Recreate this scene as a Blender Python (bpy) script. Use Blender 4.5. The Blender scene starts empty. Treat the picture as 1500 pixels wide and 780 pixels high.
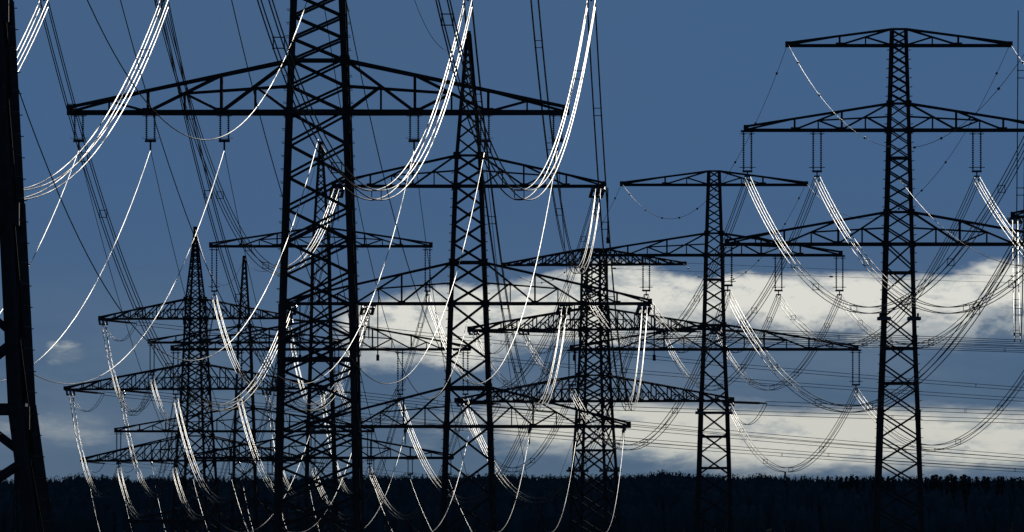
import bpy, bmesh, math, random
import numpy as np
from mathutils import Vector, Matrix

random.seed(7); rng = np.random.default_rng(7)
S = bpy.context.scene
C = S.collection

# ------------------------------------------------------------------ camera, sky, sun, exposure
# The camera stands at the origin (eye height 1.7 m over its ground), looking north (+Y) with a very long lens.
F = 22917.0                                   # focal length in photo pixels (1500 wide)
PITCH = math.atan(390.0 / F)
cam_d = bpy.data.cameras.new('camera'); cam = bpy.data.objects.new('camera', cam_d); C.objects.link(cam)
cam_d.sensor_width = 36.0; cam_d.lens = F / 1500.0 * 36.0
cam_d.clip_start = 1.0; cam_d.clip_end = 60000.0
cam.rotation_euler = (math.pi / 2 + PITCH, 0, 0)
S.camera = cam

SUN_EL, SUN_AZ = math.radians(11.2), math.radians(5.5)      # low winter sun ahead, above and to the right of the frame
sun_d = bpy.data.lights.new('sun', 'SUN'); sun = bpy.data.objects.new('sun', sun_d); C.objects.link(sun)
sun_d.energy = 3.0; sun_d.angle = math.radians(0.5); sun_d.color = (1.0, 0.94, 0.84)
sdir = Vector((math.sin(SUN_AZ) * math.cos(SUN_EL), math.cos(SUN_AZ) * math.cos(SUN_EL), math.sin(SUN_EL)))
sun.rotation_euler = sdir.to_track_quat('Z', 'Y').to_euler()

S.view_settings.view_transform = 'Standard'; S.view_settings.look = 'None'
S.view_settings.exposure = 0.0; S.view_settings.gamma = 1.0
S.cycles.sample_clamp_direct = 0.0

class NT:
    """tiny helper to write node trees"""
    def __init__(s, tree): s.t = tree; s.n = tree.nodes; s.l = tree.links
    def node(s, typ, **kw):
        nd = s.n.new(typ)
        for k, v in kw.items(): setattr(nd, k, v)
        return nd
    def put(s, sock, v):
        if isinstance(v, bpy.types.NodeSocket): s.l.new(v, sock)
        elif v is not None: sock.default_value = v
    def math(s, op, a, b=None, c=None, clamp=False):
        nd = s.node('ShaderNodeMath', operation=op, use_clamp=clamp)
        s.put(nd.inputs[0], a); s.put(nd.inputs[1], b)
        if c is not None: s.put(nd.inputs[2], c)
        return nd.outputs[0]
    def smooth(s, x, a, b):
        nd = s.node('ShaderNodeMapRange', interpolation_type='SMOOTHSTEP')
        s.put(nd.inputs['Value'], x); s.put(nd.inputs['From Min'], a); s.put(nd.inputs['From Max'], b)
        return nd.outputs['Result']
    def noise(s, vec, scale, detail=6, rough=0.55, dist=0.0):
        nd = s.node('ShaderNodeTexNoise'); s.put(nd.inputs['Vector'], vec)
        nd.inputs['Scale'].default_value = scale; nd.inputs['Detail'].default_value = detail
        nd.inputs['Roughness'].default_value = rough; nd.inputs['Distortion'].default_value = dist
        return nd.outputs['Fac']
    def mix(s, f, a, b, blend='MIX'):
        nd = s.node('ShaderNodeMix', data_type='RGBA', blend_type=blend)
        s.put(nd.inputs['Factor'], f); s.put(nd.inputs['A'], a) if False else None
        ia = [i for i in nd.inputs if i.type == 'RGBA']
        s.put(ia[0], a); s.put(ia[1], b)
        return [o for o in nd.outputs if o.type == 'RGBA'][0]
    def xyz(s, x, y, z):
        nd = s.node('ShaderNodeCombineXYZ'); s.put(nd.inputs[0], x); s.put(nd.inputs[1], y); s.put(nd.inputs[2], z)
        return nd.outputs[0]
    def gauss(s, x, mu, sig):
        d = s.math('DIVIDE', s.math('SUBTRACT', x, mu), sig)
        return s.math('EXPONENT', s.math('MULTIPLY', s.math('MULTIPLY', d, d), -1.0))

def rgb(r, g, b, k=1.0): return (r * k, g * k, b * k, 1.0)

world = bpy.data.worlds.new('World'); S.world = world; world.use_nodes = True
def build_world():
    T = NT(world.node_tree); T.n.clear()
    out = T.node('ShaderNodeOutputWorld'); bg = T.node('ShaderNodeBackground')
    bg.inputs['Strength'].default_value = 0.1
    sky = T.node('ShaderNodeTexSky', sky_type='NISHITA')
    sky.sun_disc = False; sky.sun_elevation = SUN_EL; sky.sun_rotation = SUN_AZ
    sky.altitude = 300; sky.air_density = 1.0; sky.dust_density = 0.0; sky.ozone_density = 4.0
    geo = T.node('ShaderNodeTexCoord')
    sep = T.node('ShaderNodeSeparateXYZ'); T.l.new(geo.outputs['Generated'], sep.inputs[0])
    X, Y, Z = sep.outputs
    az = T.math('ARCTAN2', X, Y); el = T.math('ARCSINE', Z)
    U = T.math('MULTIPLY', az, F / 1000); V = T.math('MULTIPLY', el, F / 1000)   # sky angles, V = 0 at the horizon
    # clear air: the physical sky pulled towards the deep blue of the photograph's exposure
    K = 10.0
    blue = T.mix(T.smooth(V, 0.0, 0.55), rgb(.068, .126, .212, K), rgb(.046, .112, .252, K))
    blue = T.mix(T.smooth(el, 0.05, 1.2), blue, rgb(.022, .055, .14, K))
    blue = T.mix(T.math('MULTIPLY', T.smooth(T.noise(T.xyz(U, T.math('MULTIPLY', V, 2.0), 7.7), 1.6, 4, 0.5), 0.35, 0.7), 0.20), blue, rgb(.062, .108, .190, K))
    nis = T.mix(1.0, sky.outputs[0], rgb(.18, .22, .30), 'MULTIPLY')
    base = T.mix(0.85, nis, blue)
    # stratocumulus in two layers low over the horizon: puffy tops, slate undersides, torn edges
    n1 = T.noise(T.xyz(U, T.math('MULTIPLY', V, 1.9), 3.7), 4.2, 9, 0.58, 0.35)
    n2 = T.noise(T.xyz(U, T.math('MULTIPLY', V, 3.6), 9.1), 3.0, 8, 0.58, 0.2)
    n3 = T.noise(T.xyz(U, T.math('MULTIPLY', V, 2.2), 5.5), 11.0, 8, 0.6, 0.3)
    big = T.noise(T.xyz(U, V, 1.3), 1.5, 2, 0.5)
    Vw = T.math('ADD', V, T.math('MULTIPLY', T.math('SUBTRACT', big, 0.5), 0.05))
    Vl = T.math('ADD', Vw, T.math('MULTIPLY', T.smooth(U, 0.16, -0.06), 0.034))      # the left end of the upper layer hangs lower
    far = T.smooth(T.math('ABSOLUTE', U), 2.0, 6.0)
    cov1 = T.math('MAXIMUM', T.smooth(U, -0.37, -0.17), far)       # coverage grows from the left of the view to the right
    cov2 = T.math('MAXIMUM', T.smooth(U, -0.30, 0.22), far)
    b1 = T.math('MULTIPLY', T.gauss(Vl, 0.326, 0.056), cov1)
    b2 = T.math('MULTIPLY', T.gauss(Vw, 0.142, 0.052), T.math('MULTIPLY_ADD', cov2, 0.66, 0.22))
    b3 = T.math('MULTIPLY', T.math('MULTIPLY', T.gauss(U, 0.72, 0.11), T.gauss(V, 0.375, 0.035)), 0.62)    # taller heap on the far right
    b4 = T.math('MULTIPLY', T.math('MULTIPLY', T.gauss(U, -0.655, 0.045), T.gauss(V, 0.265, 0.022)), 0.85)   # small lone puff on the left
    e1 = T.math('MULTIPLY', T.math('SUBTRACT', n1, 0.5), 1.25); e2 = T.math('MULTIPLY', T.math('SUBTRACT', n2, 0.5), 1.1)
    n4 = T.noise(T.xyz(U, T.math('MULTIPLY', V, 2.6), 2.2), 34.0, 6, 0.62, 0.4)
    e3 = T.math('ADD', T.math('MULTIPLY', T.math('SUBTRACT', n3, 0.5), 0.42), T.math('MULTIPLY', T.math('SUBTRACT', n4, 0.5), 0.16))
    d1 = T.math('ADD', T.math('ADD', T.math('MAXIMUM', b1, T.math('MAXIMUM', b3, b4)), e1), e3)
    d2 = T.math('ADD', T.math('ADD', b2, e2), T.math('MULTIPLY', e3, 0.7))
    m1 = T.smooth(d1, 0.34, 0.60); m2 = T.smooth(d2, 0.26, 0.66)
    veil = T.math('MULTIPLY', T.gauss(V, 0.20, 0.13), T.math('MULTIPLY', T.smooth(n2, 0.30, 0.70), 0.45))
    base = T.mix(veil, base, rgb(.155, .215, .29, K))
    low1 = T.smooth(T.math('ADD', Vl, T.math('ADD', T.math('MULTIPLY', e1, 0.20), T.math('MULTIPLY', e3, 0.28))), 0.330, 0.268)
    c1 = T.mix(low1, rgb(.70, .70, .645, K), rgb(.115, .170, .245, K))
    c1 = T.mix(T.math('MULTIPLY', T.smooth(T.math('ADD', n3, T.math('MULTIPLY', T.math('SUBTRACT', n4, 0.5), 0.35)), 0.47, 0.64), 0.62), c1, rgb(.22, .28, .34, K))
    low2 = T.smooth(T.math('ADD', Vw, T.math('ADD', T.math('MULTIPLY', e2, 0.22), T.math('MULTIPLY', e3, 0.15))), 0.125, 0.075)
    c2 = T.mix(low2, rgb(.60, .60, .545, K), rgb(.19, .25, .31, K))
    c2 = T.mix(T.math('MULTIPLY', T.smooth(T.math('ADD', n3, T.math('MULTIPLY', T.math('SUBTRACT', n4, 0.5), 0.3)), 0.46, 0.62), 0.55), c2, rgb(.25, .305, .35, K))
    col = T.mix(m1, base, c1); col = T.mix(m2, col, c2)
    T.l.new(col, bg.inputs['Color']); T.l.new(bg.outputs[0], out.inputs[0])
build_world()

# ------------------------------------------------------------------ helpers
def W(px, py, Y):
    """world point seen at photo pixel (px, py) at distance Y north of the camera"""
    v = (390.0 - py) / F; c, s = math.cos(PITCH), math.sin(PITCH)
    dy = c - v * s; dz = s + v * c; k = Y / dy
    return Vector(((px - 750.0) / F * k, Y, dz * k))
def ZW(py, Y): return W(750, py, Y).z

def material(name, base, rough, metal=0.0, spec=0.5, var=0.3, scale=3.0, bump=0.0, base2=None):
    m = bpy.data.materials.new(name); m.use_nodes = True
    T = NT(m.node_tree); p = T.n['Principled BSDF']
    tc = T.node('ShaderNodeTexCoord')
    nz = T.noise(tc.outputs['Object'], scale, 5, 0.6)
    b2 = base2 or tuple(c * (1 - var) for c in base)
    T.l.new(T.mix(T.smooth(nz, 0.35, 0.65), (*b2, 1), (*base, 1)), p.inputs['Base Color'])
    p.inputs['Roughness'].default_value = rough; p.inputs['Metallic'].default_value = metal
    p.inputs['Specular IOR Level'].default_value = spec
    if bump:
        bp = T.node('ShaderNodeBump'); bp.inputs['Strength'].default_value = bump
        T.l.new(nz, bp.inputs['Height']); T.l.new(bp.outputs[0], p.inputs['Normal'])
    return m
STEEL = material('painted_steel', (.026, .028, .027), 0.8, spec=0.15, base2=(.020, .018, .016), scale=1.5)
def wire_material():
    """weathered aluminium strand: dark and dull, but a tight grazing glint (Beckmann lobe, so it ends abruptly)"""
    m = bpy.data.materials.new('aluminium_strand'); m.use_nodes = True; T = NT(m.node_tree); T.n.clear()
    out = T.node('ShaderNodeOutputMaterial'); df = T.node('ShaderNodeBsdfDiffuse'); gl = T.node('ShaderNodeBsdfGlossy', distribution='BECKMANN')
    tc = T.node('ShaderNodeTexCoord'); nz = T.noise(tc.outputs['Object'], .35, 4, 0.6)
    T.l.new(T.mix(nz, (.030, .030, .032, 1), (.055, .055, .055, 1)), df.inputs['Color'])
    T.l.new(T.mix(T.smooth(nz, .3, .7), (.5, .5, .5, 1), (.9, .9, .88, 1)), gl.inputs['Color'])
    gl.inputs['Roughness'].default_value = 0.45; gl.inputs['Anisotropy'].default_value = 0.76
    T.l.new(T.xyz(-.02, 1.0, 0.0), gl.inputs['Tangent'])       # drawn strands: tight glint along the wire, broad round it
    fr = T.node('ShaderNodeFresnel'); fr.inputs['IOR'].default_value = 1.3
    mx = T.node('ShaderNodeMixShader'); T.l.new(T.math('MULTIPLY', fr.outputs[0], 0.105), mx.inputs[0])
    T.l.new(df.outputs[0], mx.inputs[1]); T.l.new(gl.outputs[0], mx.inputs[2]); T.l.new(mx.outputs[0], out.inputs[0])
    return m
WIRE = wire_material()
GLASS = material('insulator_porcelain', (.05, .032, .024), 0.4, spec=0.4, scale=4)
DARKMETAL = material('galvanised_fitting', (.06, .06, .06), 0.6, spec=0.3)
GROUND = material('winter_field', (.060, .062, .030), 1.0, spec=0.0, base2=(.048, .036, .022), scale=.02)
FOLIAGE = material('winter_wood', (.040, .060, .062), 1.0, spec=0.0, base2=(.030, .046, .050), scale=.05)
SPRUCE = material('spruce_needles', (.036, .056, .056), 1.0, spec=0.0, base2=(.018, .028, .02), scale=.6)
BARK = material('bark', (.06, .05, .04), 0.9, spec=0.1, scale=2)

def mesh(name, verts, faces, mat=None, smooth=False):
    me = bpy.data.meshes.new(name); me.from_pydata([tuple(v) for v in verts], [], [tuple(f) for f in faces]); me.update()
    if mat: me.materials.append(mat)
    if smooth: me.polygons.foreach_set('use_smooth', [True] * len(me.polygons))
    return me
def obj(name, me, parent=None, M=None):
    o = bpy.data.objects.new(name, me); C.objects.link(o)
    if parent is not None: o.parent = parent
    if M is not None: o.matrix_local = M
    return o
def tag(o, label=None, cat=None, group=None, kind=None):
    if label: o['label'] = label
    if cat: o['category'] = cat
    if group: o['group'] = group
    if kind: o['kind'] = kind
    return o

# a rolled steel angle of unit length along Z
def angle_mesh(name, t=0.22):
    pts = [(-.5, -.5), (.5, -.5), (.5, -.5 + t), (-.5 + t, -.5 + t), (-.5 + t, .5), (-.5, .5)]
    v = [(x, y, 0) for x, y in pts] + [(x, y, 1) for x, y in pts]
    f = [(i, (i + 1) % 6, (i + 1) % 6 + 6, i + 6) for i in range(6)]
    f += [(5, 4, 3, 0), (3, 2, 1, 0), (6, 9, 10, 11), (6, 7, 8, 9)]
    return mesh(name, v, f, STEEL)
ANGLE = angle_mesh('steel_angle')
def bar_matrix(a, b, w, spin=0.0):
    d = b - a; L = d.length
    q = d.to_track_quat('Z', 'Y')
    return Matrix.Translation(a) @ q.to_matrix().to_4x4() @ Matrix.Rotation(spin, 4, 'Z') @ Matrix.Diagonal((w, w, L, 1))
def bar(name, parent, a, b, w, spin=0.0): return obj(name, ANGLE, parent, bar_matrix(Vector(a), Vector(b), w, spin))

class MB:
    """collects shapes for ONE mesh"""
    def __init__(s): s.v = []; s.f = []
    def angle(s, a, b, w, spin=0.0):
        M = bar_matrix(Vector(a), Vector(b), w, spin); n = len(s.v)
        s.v += [M @ v.co for v in ANGLE.vertices]; s.f += [tuple(i + n for i in p.vertices) for p in ANGLE.polygons]
    def box(s, c, sx, sy, sz):
        n = len(s.v); c = Vector(c)
        s.v += [c + Vector((x * sx / 2, y * sy / 2, z * sz / 2)) for z in (-1, 1) for y in (-1, 1) for x in (-1, 1)]
        s.f += [tuple(i + n for i in q) for q in ((0, 2, 3, 1), (4, 5, 7, 6), (0, 1, 5, 4), (2, 6, 7, 3), (0, 4, 6, 2), (1, 3, 7, 5))]
    def tube(s, pts, r, k=6, cap=True):
        n0 = len(s.v); m = len(pts)
        for i, p in enumerate(pts):
            t = (pts[min(i + 1, m - 1)] - pts[max(i - 1, 0)]).normalized()
            u = t.cross(Vector((0, 0, 1)))
            if u.length < 1e-4: u = Vector((1, 0, 0))
            u.normalize(); w = u.cross(t)
            rr = r[i] if isinstance(r, (list, tuple)) else r
            for j in range(k):
                a = 2 * math.pi * j / k
                s.v.append(p + u * (math.cos(a) * rr) + w * (math.sin(a) * rr))
        for i in range(m - 1):
            for j in range(k):
                s.f.append((n0 + i * k + j, n0 + i * k + (j + 1) % k, n0 + (i + 1) * k + (j + 1) % k, n0 + (i + 1) * k + j))
        if cap:
            s.f.append(tuple(n0 + j for j in reversed(range(k)))); s.f.append(tuple(n0 + (m - 1) * k + j for j in range(k)))
    def mesh(s, name, mat, smooth=False): return mesh(name, s.v, s.f, mat, smooth)

# an insulator string of unit length hanging down (-Z): long-rod sheds, end caps, arcing horns
def string_mesh(sheds, r, horn=True):
    m = MB(); prof = []
    prof += [(0, r * .5), (-.04, r * .5)]
    for i in range(sheds):
        z0 = -.05 - i * (.9 / sheds); dz = .9 / sheds
        prof += [(z0, r * .35), (z0 - dz * .35, r), (z0 - dz * .6, r), (z0 - dz * .75, r * .35)]
    prof += [(-.96, r * .5), (-1, r * .5)]
    k = 7; n0 = 0
    for z, rr in prof:
        for j in range(k): m.v.append(Vector((math.cos(j * 2 * math.pi / k) * rr, math.sin(j * 2 * math.pi / k) * rr, z)))
    for i in range(len(prof) - 1):
        for j in range(k): m.f.append((i * k + j, (i + 1) * k + j, (i + 1) * k + (j + 1) % k, i * k + (j + 1) % k))
    if horn:
        m.box((r * 1.9, 0, -.90), r * 3.2, r * .5, .018); m.box((-r * 1.9, 0, -.90), r * 3.2, r * .5, .018)
        m.box((r * 1.6, 0, -.05), r * 2.6, r * .5, .018); m.box((-r * 1.6, 0, -.05), r * 2.6, r * .5, .018)
    return m.mesh('insulator_string', GLASS)
STR_S = string_mesh(12, .085); STR_L = string_mesh(16, .11); STR_T = string_mesh(12, .14, False)

# ------------------------------------------------------------------ ground
TOWER_BASES = []      # (x, y, z) filled by hand from the survey of the photograph
BASE = dict(P1=(-80, 620, -2.4), P2=(466, 1000, -2.6), P3=(686, 1545, -17.5), P5=(470, 1875, -18), P6=(358, 2150, -25), P4=(286, 2400, -18),
            P9=(1317, 1440, -12), P8=(1046, 1735, -15), P7=(870, 2040, -17.5), PR=(1911, 1050, -8), PT=(1690, 1500, -14),
            N1=(6700, 2240, -14), N2=(8000, 2560, -16))
for k, (px, Y, z) in BASE.items(): TOWER_BASES.append(((px - 750) / F * Y, Y, z))
TOWER_BASES += [(0, 0, -1.75), (60, 0, -1.9), (-60, 0, -1.9), (0, 300, -2.4), (200, 500, -5), (-250, 900, -6), (-200, 2000, -20), (0, 3200, -22), (200, 3000, -22), (-400, 3300, -22)]
def ground_z(x, y):
    num = den = 0.0
    for bx, by, bz in TOWER_BASES:
        w = 1.0 / (((x - bx) ** 2 + (y - by) ** 2) / 3e4 + .004) ** 2
        num += w * bz; den += w
    w = .004; num += w * -18; den += w
    z = num / den
    t = min(max((y - 5200) / 2900, 0), 1); t = t * t * (3 - 2 * t)
    return z + t * (26.5 + 1.6 * math.sin(x * .011 + 1) + 1.0 * math.sin(x * .029))
def build_ground():
    ys = [-3000, -1500, -700, -300, -100] + list(range(0, 3000, 75)) + list(range(3000, 9000, 250)) + [9500, 10500, 12000, 15000, 20000, 30000]
    xs = sorted(set([s * v for v in [0, 40, 80, 120, 160, 200, 260, 330, 420, 540, 700, 900, 1200, 1800, 3000, 6000, 14000] for s in (1, -1)]))
    V = [(x, y, ground_z(x, y)) for y in ys for x in xs]; n = len(xs)
    Fc = [(j * n + i, j * n + i + 1, (j + 1) * n + i + 1, (j + 1) * n + i) for j in range(len(ys) - 1) for i in range(n - 1)]
    tag(obj('ground', mesh('ground', V, Fc, GROUND, True)), kind='structure')
build_ground()

# ------------------------------------------------------------------ pylons
class Pylon:
    pass
def lerp_tab(tab, z):
    if z <= tab[0][0]: return tab[0][1]
    for (z0, w0), (z1, w1) in zip(tab, tab[1:]):
        if z <= z1: return w0 + (w1 - w0) * (z - z0) / (z1 - z0)
    return tab[-1][1]

def make_pylon(key, nick, label, prof, arms, top=None, yaw=0.0, leg=.46, brace=.19, ratio=.6, rails=(), bolts=False, dbl='', guard=()):
    """prof: [(photo row, half width in photo px)] of the body; arms: list of dicts in photo px"""
    px, Y, zb = BASE[key]; k = Y / F
    p = Pylon(); p.nick = nick; p.Y = Y; p.k = k
    root = bpy.data.objects.new('lattice_pylon', None); C.objects.link(root)
    root.location = ((px - 750) * k, Y, zb); root.rotation_euler = (0, 0, yaw)
    tag(root, label, 'pylon', 'lattice pylons of the power lines')
    p.root = root; p.M = Matrix.Translation(root.location) @ Matrix.Rotation(yaw, 4, 'Z')
    zl = lambda row: ZW(row, Y) - zb
    tab = sorted((zl(r), max(h * k - (.40 * leg if key != 'P1' else 0), .3)) for r, h in prof)     # rows give the outer edges
    if tab[0][0] > 0:
        s = (tab[0][1] - tab[1][1]) / (tab[1][0] - tab[0][0]); tab = [(0.0, tab[0][1] + s * tab[0][0])] + tab
    ztop = tab[-1][0]; hw = lambda z: lerp_tab(tab, z)
    p.hw = hw; p.zl = zl
    # legs, each following the body's outline
    for sx in (-1, 1):
        for sy in (-1, 1):
            m = MB()
            zs = sorted(set([0.0] + [z for z, _ in tab if z > 0]))
            for a, b in zip(zs, zs[1:]):
                n = max(1, int((b - a) / 7))
                for i in range(n):
                    z0 = a + (b - a) * i / n; z1 = a + (b - a) * (i + 1) / n
                    lw = leg * (1.0 - .45 * (z0 / ztop))
                    spin = {(1, 1): math.pi, (1, -1): math.pi / 2, (-1, 1): -math.pi / 2, (-1, -1): 0}[(sx, sy)]
                    m.angle((sx * hw(z0), sy * hw(z0), z0), (sx * hw(z1), sy * hw(z1), z1 + .002), lw, spin)
                    m.box((sx * (hw(z1) + .02), sy * (hw(z1) + .02), z1 - .5), lw * 1.12, lw * 1.12, .9)     # splice
            m.box((sx * hw(0), sy * hw(0), .25), leg * 2.4, leg * 2.4, .5)                                  # footing
            lg = obj('leg', m.mesh('leg', STEEL), root)
            if bolts:
                m = MB(); z = 2.0
                while z < ztop - 1:
                    m.box((sx * (hw(z) + leg * .5 + .08), sy * hw(z), z), .22, .04, .04)
                    m.box((sx * hw(z), sy * (hw(z) + leg * .5 + .08), z + .2), .04, .22, .04); z += .85
                tag(obj('step_bolt', m.mesh('step_bolt', DARKMETAL), lg), kind='stuff')
    # lattice
    z = .6; levels = [z]
    nodes = sorted([zl(a['row']) for a in arms] + [zl(a['row']) + a['h'] * k for a in arms] + [ztop])
    for nd in nodes:
        span = nd - z
        if span < .25: continue
        w = 2 * hw((z + nd) / 2)
        out = zl(-60) < z            # above the picture the panels may be coarser
        n = max(1, round(span / max(w * ratio * (1.6 if out else 1), .7)))
        levels += [z + span * (i + 1) / n for i in range(n)]; z = nd
    for z0, z1 in zip(levels, levels[1:]):
        a, b = hw(z0), hw(z1); bw = brace * (1 if a > 1 else .8); w = z1 - z0
        for ax, ay, bx_, by_ in ((-1, -1, 1, -1), (1, 1, -1, 1), (1, -1, 1, 1), (-1, 1, -1, -1)):
            dx, dy = (0, .06) if ax != bx_ else (.06, 0)
            q = .11 * w * (-1 if ay < 0 else 1) if ax != bx_ else 0
            fwd = ax < bx_ or (ax == bx_ and ay < by_)          # leans to the right going up
            g1 = q if dbl == ('/' if fwd else '\\') else 0; g2 = q if dbl == ('\\' if fwd else '/') else 0
            bar('brace', root, (ax * a, ay * a, z0 + g1), (bx_ * b, by_ * b, z1 + g1), bw)
            bar('brace', root, (bx_ * a + dx, by_ * a + dy, z0 + g2), (ax * b + dx, ay * b + dy, z1 + g2), bw)
    for r in rails:
        z = zl(r); a = hw(z)
        for ax, ay, bx_, by_ in ((-1, -1, 1, -1), (1, 1, -1, 1), (1, -1, 1, 1), (-1, 1, -1, -1)):
            bar('belt_rail', root, (ax * a, ay * a, z), (bx_ * a, by_ * a, z), leg * .62)
    for r in guard:
        z = zl(r); a = hw(z) + .5; m = MB()
        for sx in (-1, 1):
            for sy in (-1, 1): m.box((sx * hw(z), sy * hw(z), z), 1.2, 1.2, .3); m.box((sx * (hw(z) + .35), sy * hw(z), z + .25), .1, .9, .5)
        obj('anticlimb_guard', m.mesh('anticlimb_guard', DARKMETAL), root)
    # crossarms
    p.att = {}
    for ai, A in enumerate(arms):
        zA = zl(A['row']); L = A['half'] * k; h = A['h'] * k; b = hw(zA); bt = hw(zA + h); nn = A.get('n', 4)
        ch = A.get('chord', .32); tip_h = A.get('tip', .35); off = A.get('off', 0) * k
        m = MB(); webs = []
        for sy in (-1, 1):
            m.angle((-b, sy * b, zA), (b, sy * b, zA), ch * .95)
            m.angle((-bt, sy * bt, zA + h), (bt, sy * bt, zA + h), ch * .6)
            for sx in (-1, 1):
                Lx = L + sx * off
                m.angle((sx * b, sy * b, zA - .01), (sx * Lx, sy * .22, zA - .01), ch)
                m.angle((sx * bt, sy * bt, zA + h), (sx * Lx, sy * .2, zA + tip_h), ch * .66)
                bot = lambda t: Vector((sx * (b + (Lx - b) * t), sy * (b + (.22 - b) * t), zA + .05))
                tp = lambda t: Vector((sx * (bt + (Lx - bt) * t), sy * (bt + (.2 - bt) * t), zA + h + (tip_h - h) * t))
                def tpx(t):        # top point over the bottom point
                    x = abs(bot(t).x); tt = (x - bt) / max(Lx - bt, .01); return tp(max(0, min(1, tt)))
                for gx, gy, gz in (((b, b, zA), (bt, bt, zA + h)) if A.get('wires') != 'earth' else ()): m.box((sx * gx, sy * (gy + .04), gz), leg * 1.35, .05, leg * 1.3)   # gusset plates
                ts = A.get('nodes') or [i / nn for i in range(nn + 1)]
                ww = A.get('web', .155)
                for t_ in ts[1:-1]: q = bot(t_); m.box((q.x, q.y + sy * .03, q.z + .05), .7, .05, .34)
                for i in range(len(ts) - 1):
                    t0, t1 = ts[i], ts[i + 1]
                    webs.append((bot(t1), tpx(t0), ww))
                    mid = (bot(t1) + tpx(t0)) / 2; tm = (t0 + t1) / 2
                    if (tpx(t0) - bot(t0)).length > 1.1:
                        webs.append((mid, bot(tm), ww * .7)); webs.append((mid, bot(t0), ww * .85))
                    if i < len(ts) - 2: webs.append((bot(t1), tpx(t1), ww * 1.1))
                if h > 2.2 and len(ts) > 2:
                    webs.append((tpx(ts[0]) * .5 + bot(ts[0]) * .5, (bot(ts[2]) + tpx(ts[1])) / 2, ww * .8))
                if sy == 1:
                    t = 0
                    for i in range(1, len(ts)):
                        q = bot(ts[i]); q2 = Vector((q.x, -q.y, q.z)); q0 = bot(ts[i - 1]); q02 = Vector((q0.x, -q0.y, q0.z))
                        webs.append((q, q02, ww * .7)); webs.append((q2, q, ww * .7))
        for sx in (-1, 1):
            Lx = L + sx * off
            m.box((sx * Lx, 0, zA + tip_h * .45), .45, .7, tip_h + .3)
        arm = obj('cross_arm', m.mesh('cross_arm', STEEL), root)
        for a_, b_, w_ in webs: bar('web_member', arm, a_, b_, w_)
        p.att[ai] = [dict(x=o * k, z=zA - .15, ins=A.get('ins', 'none'), len=A.get('len', 0) * k, sep=A.get('sep', .55), wires=A.get('wires', 'quad')) for o in A.get('att', [])]
        if A.get('ins') == 'susp':
            for t in p.att[ai]:
                Ls = t['len']; x, z = t['x'], t['z']
                m = MB(); m.box((x, 0, z + .05), t['sep'] + .5, .25, .2)
                m.box((x, 0, z - Ls), t['sep'] + .2, .12, .2); m.box((x, 0, z - Ls - .3), .12, .12, .6)
                if t['wires'] == 'quad': m.box((x, 0, z - Ls - .45), .55, .1, .14); m.box((x - .2, 0, z - Ls - .75), .07, .1, .6); m.box((x + .2, 0, z - Ls - .75), .07, .1, .6)
                st = obj('insulator_set', m.mesh('insulator_set', DARKMETAL), root)
                for s in (-1, 1):
                    a = Vector((x + s * t['sep'] / 2, 0, z)); g = .55 if t['wires'] == 'quad' else 1.0
                    q = Matrix.Translation(a) @ Matrix.Rotation(s * .03 * 0, 4, 'Y') @ Matrix.Diagonal((1, 1, Ls, 1))
                    obj('insulator_string', STR_L if t['wires'] == 'quad' else STR_S, st, q)
                t['w'] = p.M @ Vector((x, 0, z - Ls - (.75 if t['wires'] == 'quad' else .6)))
        else:
            for t in p.att[ai]:
                t['w'] = p.M @ Vector((t['x'], 0, t['z'] + (.3 if A.get('ins') == 'none' else 0)))
    if top:      # spire above the highest arm
        z0, z1 = ztop, zl(top); a = hw(z0); m = MB()
        for sx in (-1, 1):
            for sy in (-1, 1): m.angle((sx * a, sy * a, z0), (sx * .12, sy * .12, z1), leg * .5)
        m.box((0, 0, z1), .5, .5, .6)
        pk = obj('peak', m.mesh('peak', STEEL), root)
        z = z0; hh = lambda q: a + (.12 - a) * (q - z0) / (z1 - z0)
        while z < z1 - 1.2:
            zn = min(z + max(hh(z) * 2 * ratio * 1.15, .7), z1 - .3)
            for ax, ay, bx_, by_ in ((-1, -1, 1, -1), (1, 1, -1, 1), (1, -1, 1, 1), (-1, 1, -1, -1)):
                bar('web_member', pk, (ax * hh(z), ay * hh(z), z), (bx_ * hh(zn), by_ * hh(zn), zn), brace * .7)
                bar('web_member', pk, (bx_ * hh(z), by_ * hh(z), z), (ax * hh(zn), ay * hh(zn), zn), brace * .7)
            z = zn
        p.peak = p.M @ Vector((0, 0, z1))
    p.ends = {}
    return p

# line running away on the left: cropped near pylon, wide pylon, spired angle pylon, then three more in the distance
def arms_line(s, low, mid, top, hl, hm, ht, ins_len, low_len, kind, lowatt=None):
    c = dict(ins=kind)
    return [dict(row=low, half=235 * s, h=hl, att=[o * s for o in (lowatt or (-229, -160, -91, 91, 160, 229))], n=3, len=low_len, wires='single', sep=.52, nodes=[0, .31, .645, 1], **c),
            dict(row=mid, half=266 * s, h=hm, att=[o * s for o in (-260, -146, 142, 259)], nodes=[0, .3, .58, .8, 1], len=ins_len, **c),
            dict(row=top, half=197 * s, h=ht, att=[o * s for o in (-191, 191)], nodes=[0, .35, .7, 1], len=ins_len, **c)]

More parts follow.
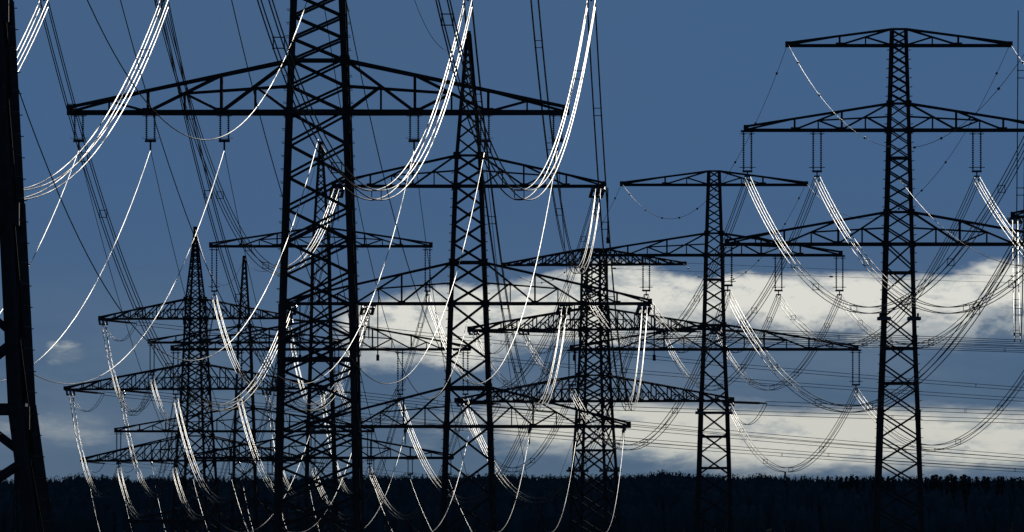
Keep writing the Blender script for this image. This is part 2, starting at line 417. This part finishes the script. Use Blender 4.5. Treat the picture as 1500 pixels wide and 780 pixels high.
k1 = 1000 / 620
P1 = make_pylon('P1', 'the cropped pylon', 'massive black lattice pylon cropped by the photo edge, only one leg showing',
    [(780, 137), (595, 112), (0, 82), (-203, 74), (-662, 55), (-990, 40)],
    arms_line(1.545 * k1, -203, -640, -1085, 75 * k1, 88 * k1, 68 * k1, 96 * k1, 38 * k1, 'susp', (-225, -158, -90, 91, 158, 227)),
    top=-1600, leg=.70, brace=.24, ratio=.85, bolts=True, rails=(600,))
P2 = make_pylon('P2', 'the wide pylon', 'tall black lattice pylon with thick legs and one wide low arm, its top cut off',
    [(780, 64), (445, 56), (165, 46.5), (0, 40), (-111, 35), (-382, 26), (-450, 23)],
    arms_line(1.545, 165, -105, -382, 76, 88, 68, 90, 38, 'susp', (-227, -159, -89, 91, 158, 227)),
    top=-727, leg=.46, brace=.155, ratio=.46, bolts=True, rails=(527,), dbl='/')
P3 = make_pylon('P3', 'the spired pylon', 'black lattice angle pylon with a tall pointed spire and three heavy arms',
    [(780, 40), (625, 35), (445, 28.5), (272, 22), (228, 20)],
    arms_line(1.0, 625, 445, 273, 58, 60, 45, 0, 0, 'tens'), top=50, leg=.52, brace=.20, ratio=.64, bolts=True, rails=(570, 385))
P5 = make_pylon('P5', 'the screened pylon', 'slim pointed lattice pylon seen through the frame of the wide near pylon',
    [(780, 25), (671, 22), (512, 17), (361, 14), (333, 12)],
    arms_line(.818, 671, 512, 361, 36, 42, 27, 64, 22, 'susp'), top=211, leg=.46, brace=.18, ratio=.8)
P6 = make_pylon('P6', 'the small pylon', 'small thin lattice pylon with a needle top beside the twisted angle pylon',
    [(790, 20), (632, 16), (502, 11), (478, 10)],
    arms_line(.708, 764, 632, 502, 30, 34, 24, 46, 18, 'susp'), top=378, leg=.44, brace=.18, ratio=.8)
P4 = make_pylon('P4', 'the twisted pylon', 'far lattice angle pylon standing twisted, with sideways insulators on its arms',
    [(780, 29), (675, 24), (570, 18), (467, 14), (438, 13)],
    [dict(row=675, half=176, h=36, att=[-170, -120, -68, 68, 120, 170], n=6, ins='tens', wires='single'),
     dict(row=570, half=202, h=36, att=[-195, -117, 110, 195], n=7, ins='tens'),
     dict(row=467, half=148, h=29, att=[-144, 144], n=6, ins='tens')], top=335, yaw=-.32, leg=.5, brace=.2, ratio=.62)
# line running away on the right, with a flat top arm for the earth wires
def arms_right(s, rows, hs, kind, il):
    return [dict(row=rows[2], half=252 * s, h=hs[2], att=[-251 * s, 251 * s], nodes=[0, .30, .64, 1], ins=kind, len=il, sep=.72),
            dict(row=rows[1], half=224 * s, h=hs[1], att=[-222 * s, -120 * s, 114 * s, 222 * s], nodes=[0, .33, .66, 1], ins=kind, len=il, sep=.72),
            dict(row=rows[0], half=163 * s, h=hs[0], att=[-163 * s, 163 * s], nodes=[0, .5, 1], ins='none', tip=.25, wires='earth', chord=.3)]
P9 = make_pylon('P9', 'the tall pylon', 'tall lattice pylon with three tapering arms against clear blue sky, rightmost standing whole',
    [(780, 36), (600, 30), (490, 25.5), (357, 22), (190, 17.5), (45, 13)],
    arms_right(1.0, (67, 191, 358), (24, 39, 47), 'susp', 58), leg=.45, brace=.15, ratio=.60, bolts=True, dbl='\\', rails=(232, 400, 511, 562), guard=(467,))
P8 = make_pylon('P8', 'the flat-topped pylon', 'mid-distance lattice pylon with a short flat top arm in front of the clouds',
    [(780, 27), (600, 21.5), (510, 17.5), (373, 14), (250, 10)],
    arms_right(.828, (271, 374, 512), (20, 32, 36), 'susp', 50), leg=.44, brace=.165, ratio=.64, rails=(410, 605, 640, 686), guard=(605,))
P7 = make_pylon('P7', 'the squat pylon', 'broad squat lattice angle pylon with four visible legs behind the spired pylon',
    [(780, 31), (690, 27.5), (588, 22), (483, 18), (388, 16.5), (364, 16)],
    [dict(row=588, half=212, h=38, att=[-205, 205], n=8, ins='tens'),
     dict(row=483, half=192, h=31, att=[-187, -110, 104, 187], n=7, ins='tens'),
     dict(row=388, half=139, h=23, att=[-137, 137], n=6, ins='none', wires='earth', tip=.2, chord=.3)],
    yaw=-.32, leg=.5, brace=.2, ratio=.6, rails=(660,), guard=(690,))
PT = make_pylon('PT', 'the pylon past the edge', 'pylon almost wholly past the photo edge, only one dark arm tip showing',
    [(780, 40), (445, 30), (318, 24), (270, 22)],
    [dict(row=318, half=206, h=50, att=[-203, 203], n=5, ins='tens')], leg=.5, ratio=.7)
PR = make_pylon('PR', 'the hidden pylon', 'lattice pylon standing just outside the photo that carries the nearest right-hand wires',
    [(780, 50), (400, 35), (-300, 18)],
    arms_right(1440 / 1050., (-302, -132, 97), (33, 53, 64), 'susp', 80), leg=.5, ratio=1.2)

# ------------------------------------------------------------------ conductors
def frame_mesh():
    m = MB(); q = .25
    for a, b in (((-q, 0, -q), (q, 0, -q)), ((-q, 0, q), (q, 0, q)), ((-q, 0, -q), (-q, 0, q)), ((q, 0, -q), (q, 0, q))):
        m.tube([Vector(a), Vector(b)], .028, 5)
    for x in (-q, q):
        for z in (-q, q): m.box((x, 0, z), .09, .13, .09)
    return m.mesh('spacer', DARKMETAL)
SPACER = frame_mesh()
def ball_mesh():
    m = MB(); m.tube([Vector((0, -.28, 0)), Vector((0, -.16, 0)), Vector((0, .16, 0)), Vector((0, .28, 0))], [.05, .11, .11, .05], 7)
    return m.mesh('damper', DARKMETAL)
DAMPER = ball_mesh()

def catenary(a, b, sag, n):
    pts = []
    for i in range(n + 1):
        t = i / n; q = a.lerp(b, t); q = q.copy(); q.z -= 4 * sag * t * (1 - t); pts.append(q)
    return pts
QUAD = [(-.25, .25), (.25, .25), (-.25, -.25), (.25, -.25)]

def tension_set(p, t, d):
    """strings pulled out along direction d from the arm of an angle pylon; returns where the wire begins"""
    L = t.get('tl', 4.6 if t['wires'] == 'quad' else 2.2)
    a = p.M @ Vector((t['x'], 0, t['z'])); Mi = p.M.inverted()
    side = d.cross(Vector((0, 0, 1))).normalized(); up = side.cross(d).normalized()
    n = (-1, 0, 1) if t['wires'] == 'quad' else (0,)
    R = Matrix((side, up, -d)).transposed().to_4x4()
    m = MB()
    m.tube([Mi @ (a + d * .1 - side * .75), Mi @ (a + d * .1 + side * .75)], .12, 5) if len(n) > 1 else None
    m.tube([Mi @ (a + d * L - side * (.7 if len(n) > 1 else .1)), Mi @ (a + d * L + side * (.7 if len(n) > 1 else .1))], .12, 5)
    m.tube([Mi @ (a + d * L), Mi @ (a + d * (L + .8))], .1, 5)
    st = obj('insulator_set', m.mesh('insulator_set', DARKMETAL), p.root)
    for s in n:
        M = Mi @ Matrix.Translation(a + side * (.55 * s) + d * .1) @ R @ Matrix.Diagonal((1.25, 1.25, L - .1, 1))
        obj('insulator_string', STR_T, st, M)
    e = a + d * (L + .7); t.setdefault('outs', []).append(e)
    return e

def end_point(p, t, other, sag):
    if t['ins'] != 'tens': return t['w']
    a = t['w']; h = (other - a); L = math.hypot(h.x, h.y)
    slope = h.z / L - 4 * sag / L
    d = Vector((h.x / L, h.y / L, slope * .9)).normalized()
    return tension_set(p, t, d)

def span(a, b, sag, wires, label, name='conductor_bundle', group=None, r=None, gap=55.0, seg=None):
    root = bpy.data.objects.new(name, None); C.objects.link(root); root.location = a
    tag(root, label, 'cable', group)
    L = (b - a).length; n = seg or max(24, int(L / 8)); o = Vector(a)
    side = (b - a).cross(Vector((0, 0, 1))).normalized()
    pts = [q - o for q in catenary(a, b, sag, n)]
    offs = QUAD if wires == 'quad' else [(0, 0)]
    r = r or (.034 if wires == 'quad' else .021)
    for u, v in offs:
        # bundles draw together to the clamp at both ends
        m = MB(); pp = [q + side * u + Vector((0, 0, v)) for q in pts]
        m.tube(pp, r, 10); obj('wire', m.mesh('wire', WIRE, True), root)
    if wires == 'quad':
        k = max(1, int(L / gap)); j = random.uniform(-.2, .2)
        for i in range(k):
            t = (i + .5 + j + random.uniform(-.15, .15)) / k
            if not .02 < t < .98: continue
            q = a.lerp(b, t) - o; q.z -= 4 * sag * t * (1 - t)
            d = (b - a); d.z -= 4 * sag * (1 - 2 * t); d.normalize()
            up = side.cross(d)
            obj('spacer', SPACER, root, Matrix.Translation(q) @ Matrix((side, d, up)).transposed().to_4x4())
    elif wires == 'earth':
        k = max(3, int(L / 30))
        for i in range(k):
            t = (i + .5) / k; q = a.lerp(b, t) - o; q.z -= 4 * sag * t * (1 - t)
            d = (b - a); d.z -= 4 * sag * (1 - 2 * t); d.normalize(); up = side.cross(d)
            obj('damper', DAMPER, root, Matrix.Translation(q) @ Matrix((side, d, up)).transposed().to_4x4())
    return root

ARMNAME = {'A': ['low arm', 'middle arm', 'top arm'], 'B': ['low arm', 'middle arm', 'top arm']}
def side_name(i, n):
    return {2: ['left tip', 'right tip'], 4: ['outer left', 'inner left', 'inner right', 'outer right'],
            6: ['outermost left', 'second from left', 'inmost left', 'inmost right', 'second from right', 'outermost right']}[n][i]
def link(A, B, sags, group, arms=(0, 1, 2), skip=()):
    """string every circuit between two neighbouring pylons of a line (A nearer)"""
    for ai in arms:
        for i, (ta, tb) in enumerate(zip(A.att[ai], B.att[ai])):
            if (ai, i) in skip: continue
            s = sags[ai] if isinstance(sags, (list, tuple)) else sags
            ea = end_point(A, ta, tb['w'], s); eb = end_point(B, tb, ta['w'], s)
            w = ta['wires']; n = len(A.att[ai])
            kind = {'quad': 'four-wire bundle', 'single': 'single thin wire', 'earth': 'thin earth wire'}[w]
            lab = f"{kind} from {A.nick} to {B.nick}, {ARMNAME['A'][ai]}, {side_name(i, n)}"
            span(ea, eb, s, w, lab, {'quad': 'conductor_bundle', 'single': 'power_line', 'earth': 'earth_wire'}[w], group,
                 r=.017 if w == 'single' and A.Y > 1400 else None)

GL, GR = 'wires of the line on the left', 'wires of the line on the right'
link(P1, P2, [16.6, 15.9, 16.2], GL)
link(P2, P3, [16.5, 16.8, 16.8], GL)
link(P3, P5, [13, 15, 15], GL)
link(P5, P6, [9, 10, 10], GL)
link(P6, P4, [8, 8.5, 8.5], GL)
link(PR, P9, [14.3, 16.8, 16], GR)
link(P9, P8, [9.8, 9.8, 9], GR)
link(P8, P7, [8.5, 8.5, 6], GR)
# spire to spire earth wires and the slack data cable strung up the middle of the left line
for A, B, s in ((P1, P2, 11), (P2, P3, 13), (P3, P5, 10), (P5, P6, 7), (P6, P4, 6)):
    span(A.peak, B.peak, s, 'single', f"thin earth wire from spire of {A.nick} to spire of {B.nick}", 'earth_wire', GL, r=.024)
def mid(p, row): return p.M @ Vector((0, 0, p.zl(row)))
span(mid(P1, -215), mid(P2, 205), 17, 'single', 'thin data cable along the centre of the low arms, cropped pylon to wide pylon', 'data_cable', GL, r=.026)
span(mid(P2, 205), mid(P3, 640), 16.5, 'single', 'thin data cable along the centre of the low arms, wide pylon to spired pylon', 'data_cable', GL, r=.026)
span(mid(P1, -640), mid(P2, -50), 16.5, 'single', 'thin data cable through the middle arms, cropped pylon to wide pylon', 'data_cable', GL, r=.028)
span(mid(P2, -50), mid(P3, 463), 16.5, 'single', 'thin data cable through the middle arms, wide pylon to spired pylon', 'data_cable', GL, r=.026)
span(mid(PR, 30), mid(P9, 262), 12, 'single', 'thin data cable hanging from a hook inside the tall pylon', 'data_cable', GR, r=.026)
# the two lines that turn and cross the picture from the angle pylons towards the right
def turn(p, far, rows_sag, group, nick):
    for ai in p.att:
        for i, t in enumerate(p.att[ai]):
            q = p.M @ Vector((t['x'], 0, t['z']))
            e = far + Vector((0, -t['x'] * .9, q.z + rows_sag[1]))
            s = rows_sag[0]
            a = end_point(p, t, e, s)
            w = t['wires']; kind = {'quad': 'four-wire bundle', 'single': 'single thin wire', 'earth': 'thin earth wire'}[w]
            span(a, e, s, w, f"{kind} crossing the picture sideways from {p.nick}, {ARMNAME['A'][ai]}, {side_name(i, len(p.att[ai]))}",
                 {'quad': 'conductor_bundle', 'single': 'power_line', 'earth': 'earth_wire'}[w], group, gap=40)
turn(P4, Vector((560, 2560, 0)), (17, 1), 'wires crossing sideways behind the pylons', '')
turn(P7, Vector((600, 2240, 0)), (5.5, 1), 'wires crossing sideways behind the pylons', '')
# the line beyond the right edge
for i in (0, 1):
    t = PT.att[0][i]; q = PT.M @ Vector((t['x'], 0, t['z']))
    e = Vector((q.x * .67 + 0.3, 1000, q.z + 3.0))
    a = end_point(PT, t, e, 15.5); span(a, e, 15.5, 'quad', ['bright upright four-wire bundle hanging below the arm tip at the photo edge', 'four-wire bundle on the far arm tip of the pylon past the edge'][i], 'conductor_bundle', 'wires of the line past the edge')
# jumpers under every tension arm
for p in (P3, P4, P7, PT):
    for ai in p.att:
        for t in p.att[ai]:
            o = t.get('outs', [])
            if len(o) < 2: continue
            Mi = p.M.inverted(); m = MB()
            dpt = 2.6 if t['wires'] == 'quad' else 1.3
            for u in ((-.2, .2) if t['wires'] == 'quad' else (0,)):
                pts = [Mi @ (q + Vector((u, 0, 0))) for q in catenary(o[0], o[1], dpt, 14)]
                m.tube(pts, .04, 5)
            if t['wires'] == 'quad' and p is P3:
                mid_ = Mi @ ((o[0] + o[1]) / 2); m.box((t['x'] + .9, 0, t['z'] - 2.6), .12, .12, 5.2); m.box((t['x'] + .9, 0, t['z'] - 5.2), .3, .3, .6)
            obj('jumper', m.mesh('jumper', WIRE, True), p.root)

# ------------------------------------------------------------------ distant ridge
SKY_X = [-300, 40, 85, 108, 125, 150, 175, 195, 225, 330, 390, 560, 640, 740, 800, 930, 968, 1000, 1060, 1095, 1112, 1130, 1200, 1235, 1250, 1300, 1340, 1420, 1500, 1800]
SKY_Y = [699.4, 702.4, 700.4, 694.4, 696.4, 697.4, 696.4, 703.4, 698.4, 699.4, 698.4, 696.4, 696.4, 694.4, 697.4, 696.4, 690.4, 693.4, 696.4, 696.4, 692.4, 696.4, 699.4, 698.4, 697.4, 698.4, 698.4, 700.4, 699.4, 697.4]
def forest():
    V = []; Fc = []
    def tri(c, s):
        n = len(V)
        for _ in range(3):
            d = rng.normal(size=3); d /= np.linalg.norm(d); V.append(tuple(c + d * s))
        Fc.append((n, n + 1, n + 2))
    def tree(x, y, h, w, conifer, nf):
        z = ground_z(x, y) - .5; n = len(V)
        for a in range(4): V.append((x + .25 * math.cos(a * 1.57), y + .25 * math.sin(a * 1.57), z))
        V.append((x, y, z + h * .9)); Fc.extend([(n, n + 1, n + 4), (n + 1, n + 2, n + 4), (n + 2, n + 3, n + 4), (n + 3, n, n + 4)])
        n = len(V); k = 7                       # the crown's dense inner wood
        prof = ((.0, .75), (.35, .72), (.66, .46), (.95, .05)) if conifer else ((.0, .8), (.3, .82), (.6, .78), (.82, .55), (.93, .08))
        for t, rr in prof:
            for a in range(k):
                q = w * rr * rng.uniform(.75, 1.1); V.append((x + q * math.cos(a * .8976), y + q * math.sin(a * .8976), z + h * (t + rng.uniform(-.03, .03))))
        for i in range(len(prof) - 1):
            for a in range(k): Fc.append((n + i * k + a, n + i * k + (a + 1) % k, n + (i + 1) * k + (a + 1) % k, n + (i + 1) * k + a))
        for _ in range(nf):
            if conifer:
                t = rng.random() ** 1.4; r = w * (1 - t) * math.sqrt(rng.random()); zz = z + h * (.08 + .92 * t)
            else:
                t = rng.random(); r = w * math.sqrt(rng.random()) * math.sqrt(max(.04, 1 - (1.7 * t - .7) ** 2)); zz = z + h * (.12 + .88 * t)
            a = rng.random() * 6.283
            tri(np.array((x + r * math.cos(a), y + r * math.sin(a), zz)), (.35 + .55 * rng.random()) * (1.25 if zz < z + h * .6 else .8))
    for row, Y in enumerate((6600, 7100, 7400, 7600, 7750, 7880, 7980, 8050)):
        half = Y * .0327 * 1.35 + 25; x = -half
        ridge = Y > 7600
        while x < half:
            px = 750 + x / Y * F
            con = rng.random() < (.4 if px > 1150 else .08)
            h = 18.4 + .55 * rng.normal()
            if ridge:          # the wood's skyline dips and swells
                y0 = Y + rng.normal() * 25
                h = ZW(np.interp(px, SKY_X, SKY_Y), y0) - ground_z(x, y0) + .5 + .55 * rng.normal() - (.9 if Y < 7800 else 0)
            tree(x, Y + rng.normal() * 25, h, 2.2 + rng.random() * 1.8 if not con else 2.8 + rng.random(), con, 130 if ridge else 50)
            x += (1.9 if ridge else 3.2) * (.6 + .9 * rng.random())
    me = bpy.data.meshes.new('forest'); me.from_pydata(V, [], Fc); me.update(); me.materials.append(FOLIAGE)
    tag(obj('forest', me), kind='stuff')
forest()

def spruce_mesh(seed, h, w):
    r = random.Random(seed); V = []; Fc = []
    for i in range(620):
        t = r.random() ** 1.3; a = r.random() * 6.283; layer = .72 + .28 * math.sin(t * 40)
        rad = w * (1 - t) ** .55 * layer * r.random() ** .35; z = h * (.1 + .9 * t); n = len(V)
        ux, uy = math.cos(a), math.sin(a); s = .35 + .4 * r.random()
        V += [(ux * rad - uy * s * .6, uy * rad + ux * s * .6, z + .1), (ux * rad + uy * s * .6, uy * rad - ux * s * .6, z + .1), (ux * (rad + s), uy * (rad + s), z - s * .7)]
        Fc.append((n, n + 1, n + 2))
    return mesh('crown', V, Fc, SPRUCE)
CROWNS = [spruce_mesh(i, 20, 2.5) for i in range(3)]
tk = MB(); tk.tube([Vector((0, 0, -.5)), Vector((0, 0, 10)), Vector((0, 0, 19.5))], [.3, .2, .04], 6); TRUNK = tk.mesh('trunk', BARK)
for px, row, wd in [(1213, 696.5, .7), (1232, 699, 1.2), (1240, 697.5, 1.0), (1247, 696.5, 1.1), (1255, 697, 1.2), (1266, 699, 1), (1279, 697, .8), (1292, 699, 1), (1301, 697, .9), (1309, 698.5, 1), (1333, 699, .9),
                    (1356, 698, .9), (1366, 695.5, 1.3), (1371, 694.5, 1.5), (1378, 697, 1.1), (1388, 696, 1.2), (1393, 693.8, 1.7), (1399, 696.5, 1.2), (1408, 697, 1.1), (1413, 694.5, 1.6), (1419, 697.5, 1.2),
                    (1430, 697.5, 1.0), (1441, 697, 1.2), (1447, 698, 1.1), (1463, 697, 1.4), (1468, 697.5, 1.2), (1482, 700, .9), (1494, 698, 1.0)]:
    Y = 7560 + random.uniform(-60, 60); x = (px - 750) / F * Y
    r = bpy.data.objects.new('spruce_tree', None); C.objects.link(r); gz = ground_z(x, Y); r.location = (x, Y, gz)
    s = (ZW(row, Y) - gz) / 20.2
    r.scale = (wd * 1.4, wd * 1.4, s); r.rotation_euler = (0, 0, random.uniform(0, 6))
    tag(r, 'dark spruce poking out of the far wooded ridge', 'tree', 'spruces on the far ridge')
    obj('crown', random.choice(CROWNS), r); obj('trunk', TRUNK, r)

def far_mast(px, row, Y, h, arm, label, x0=None):
    x = (px - 750) / F * Y; zt = ZW(row, Y); gz = ground_z(x, Y)
    r = bpy.data.objects.new('distant_mast', None); C.objects.link(r); r.location = (x, Y, gz); tag(r, label, 'mast')
    m = MB(); H = zt - gz; w = h
    for sx in (-1, 1):
        for sy in (-1, 1): m.angle((sx * w, sy * w, -.5), (sx * .15, sy * .15, H), .35)
    z = 0
    while z < H - 2:
        zn = z + 2.5; a = w * (1 - z / H) + .1; b = w * (1 - zn / H) + .1
        for sy in (-1, 1): m.angle((-a, sy * a, z), (b, sy * b, zn), .2); m.angle((a, sy * a, z), (-b, sy * b, zn), .2)
        z = zn
    obj('tower', m.mesh('tower', STEEL), r)
    if arm:
        m = MB(); zz = H - arm[2]
        for sy in (-.3, .3): m.angle((-arm[0], sy, zz), (arm[1], sy, zz), .45); m.angle((-arm[0], sy, zz + .2), (0, sy, zz + .9), .25)
        obj('cross_arm', m.mesh('cross_arm', STEEL), r)
far_mast(1150, 691, 7400, 1.3, None, 'tiny lattice mast rising above the far wooded ridge')
far_mast(23, 690, 4200, 1.4, (9, .8, .5), 'small dark distant mast with one arm, seen behind the cropped pylon leg')
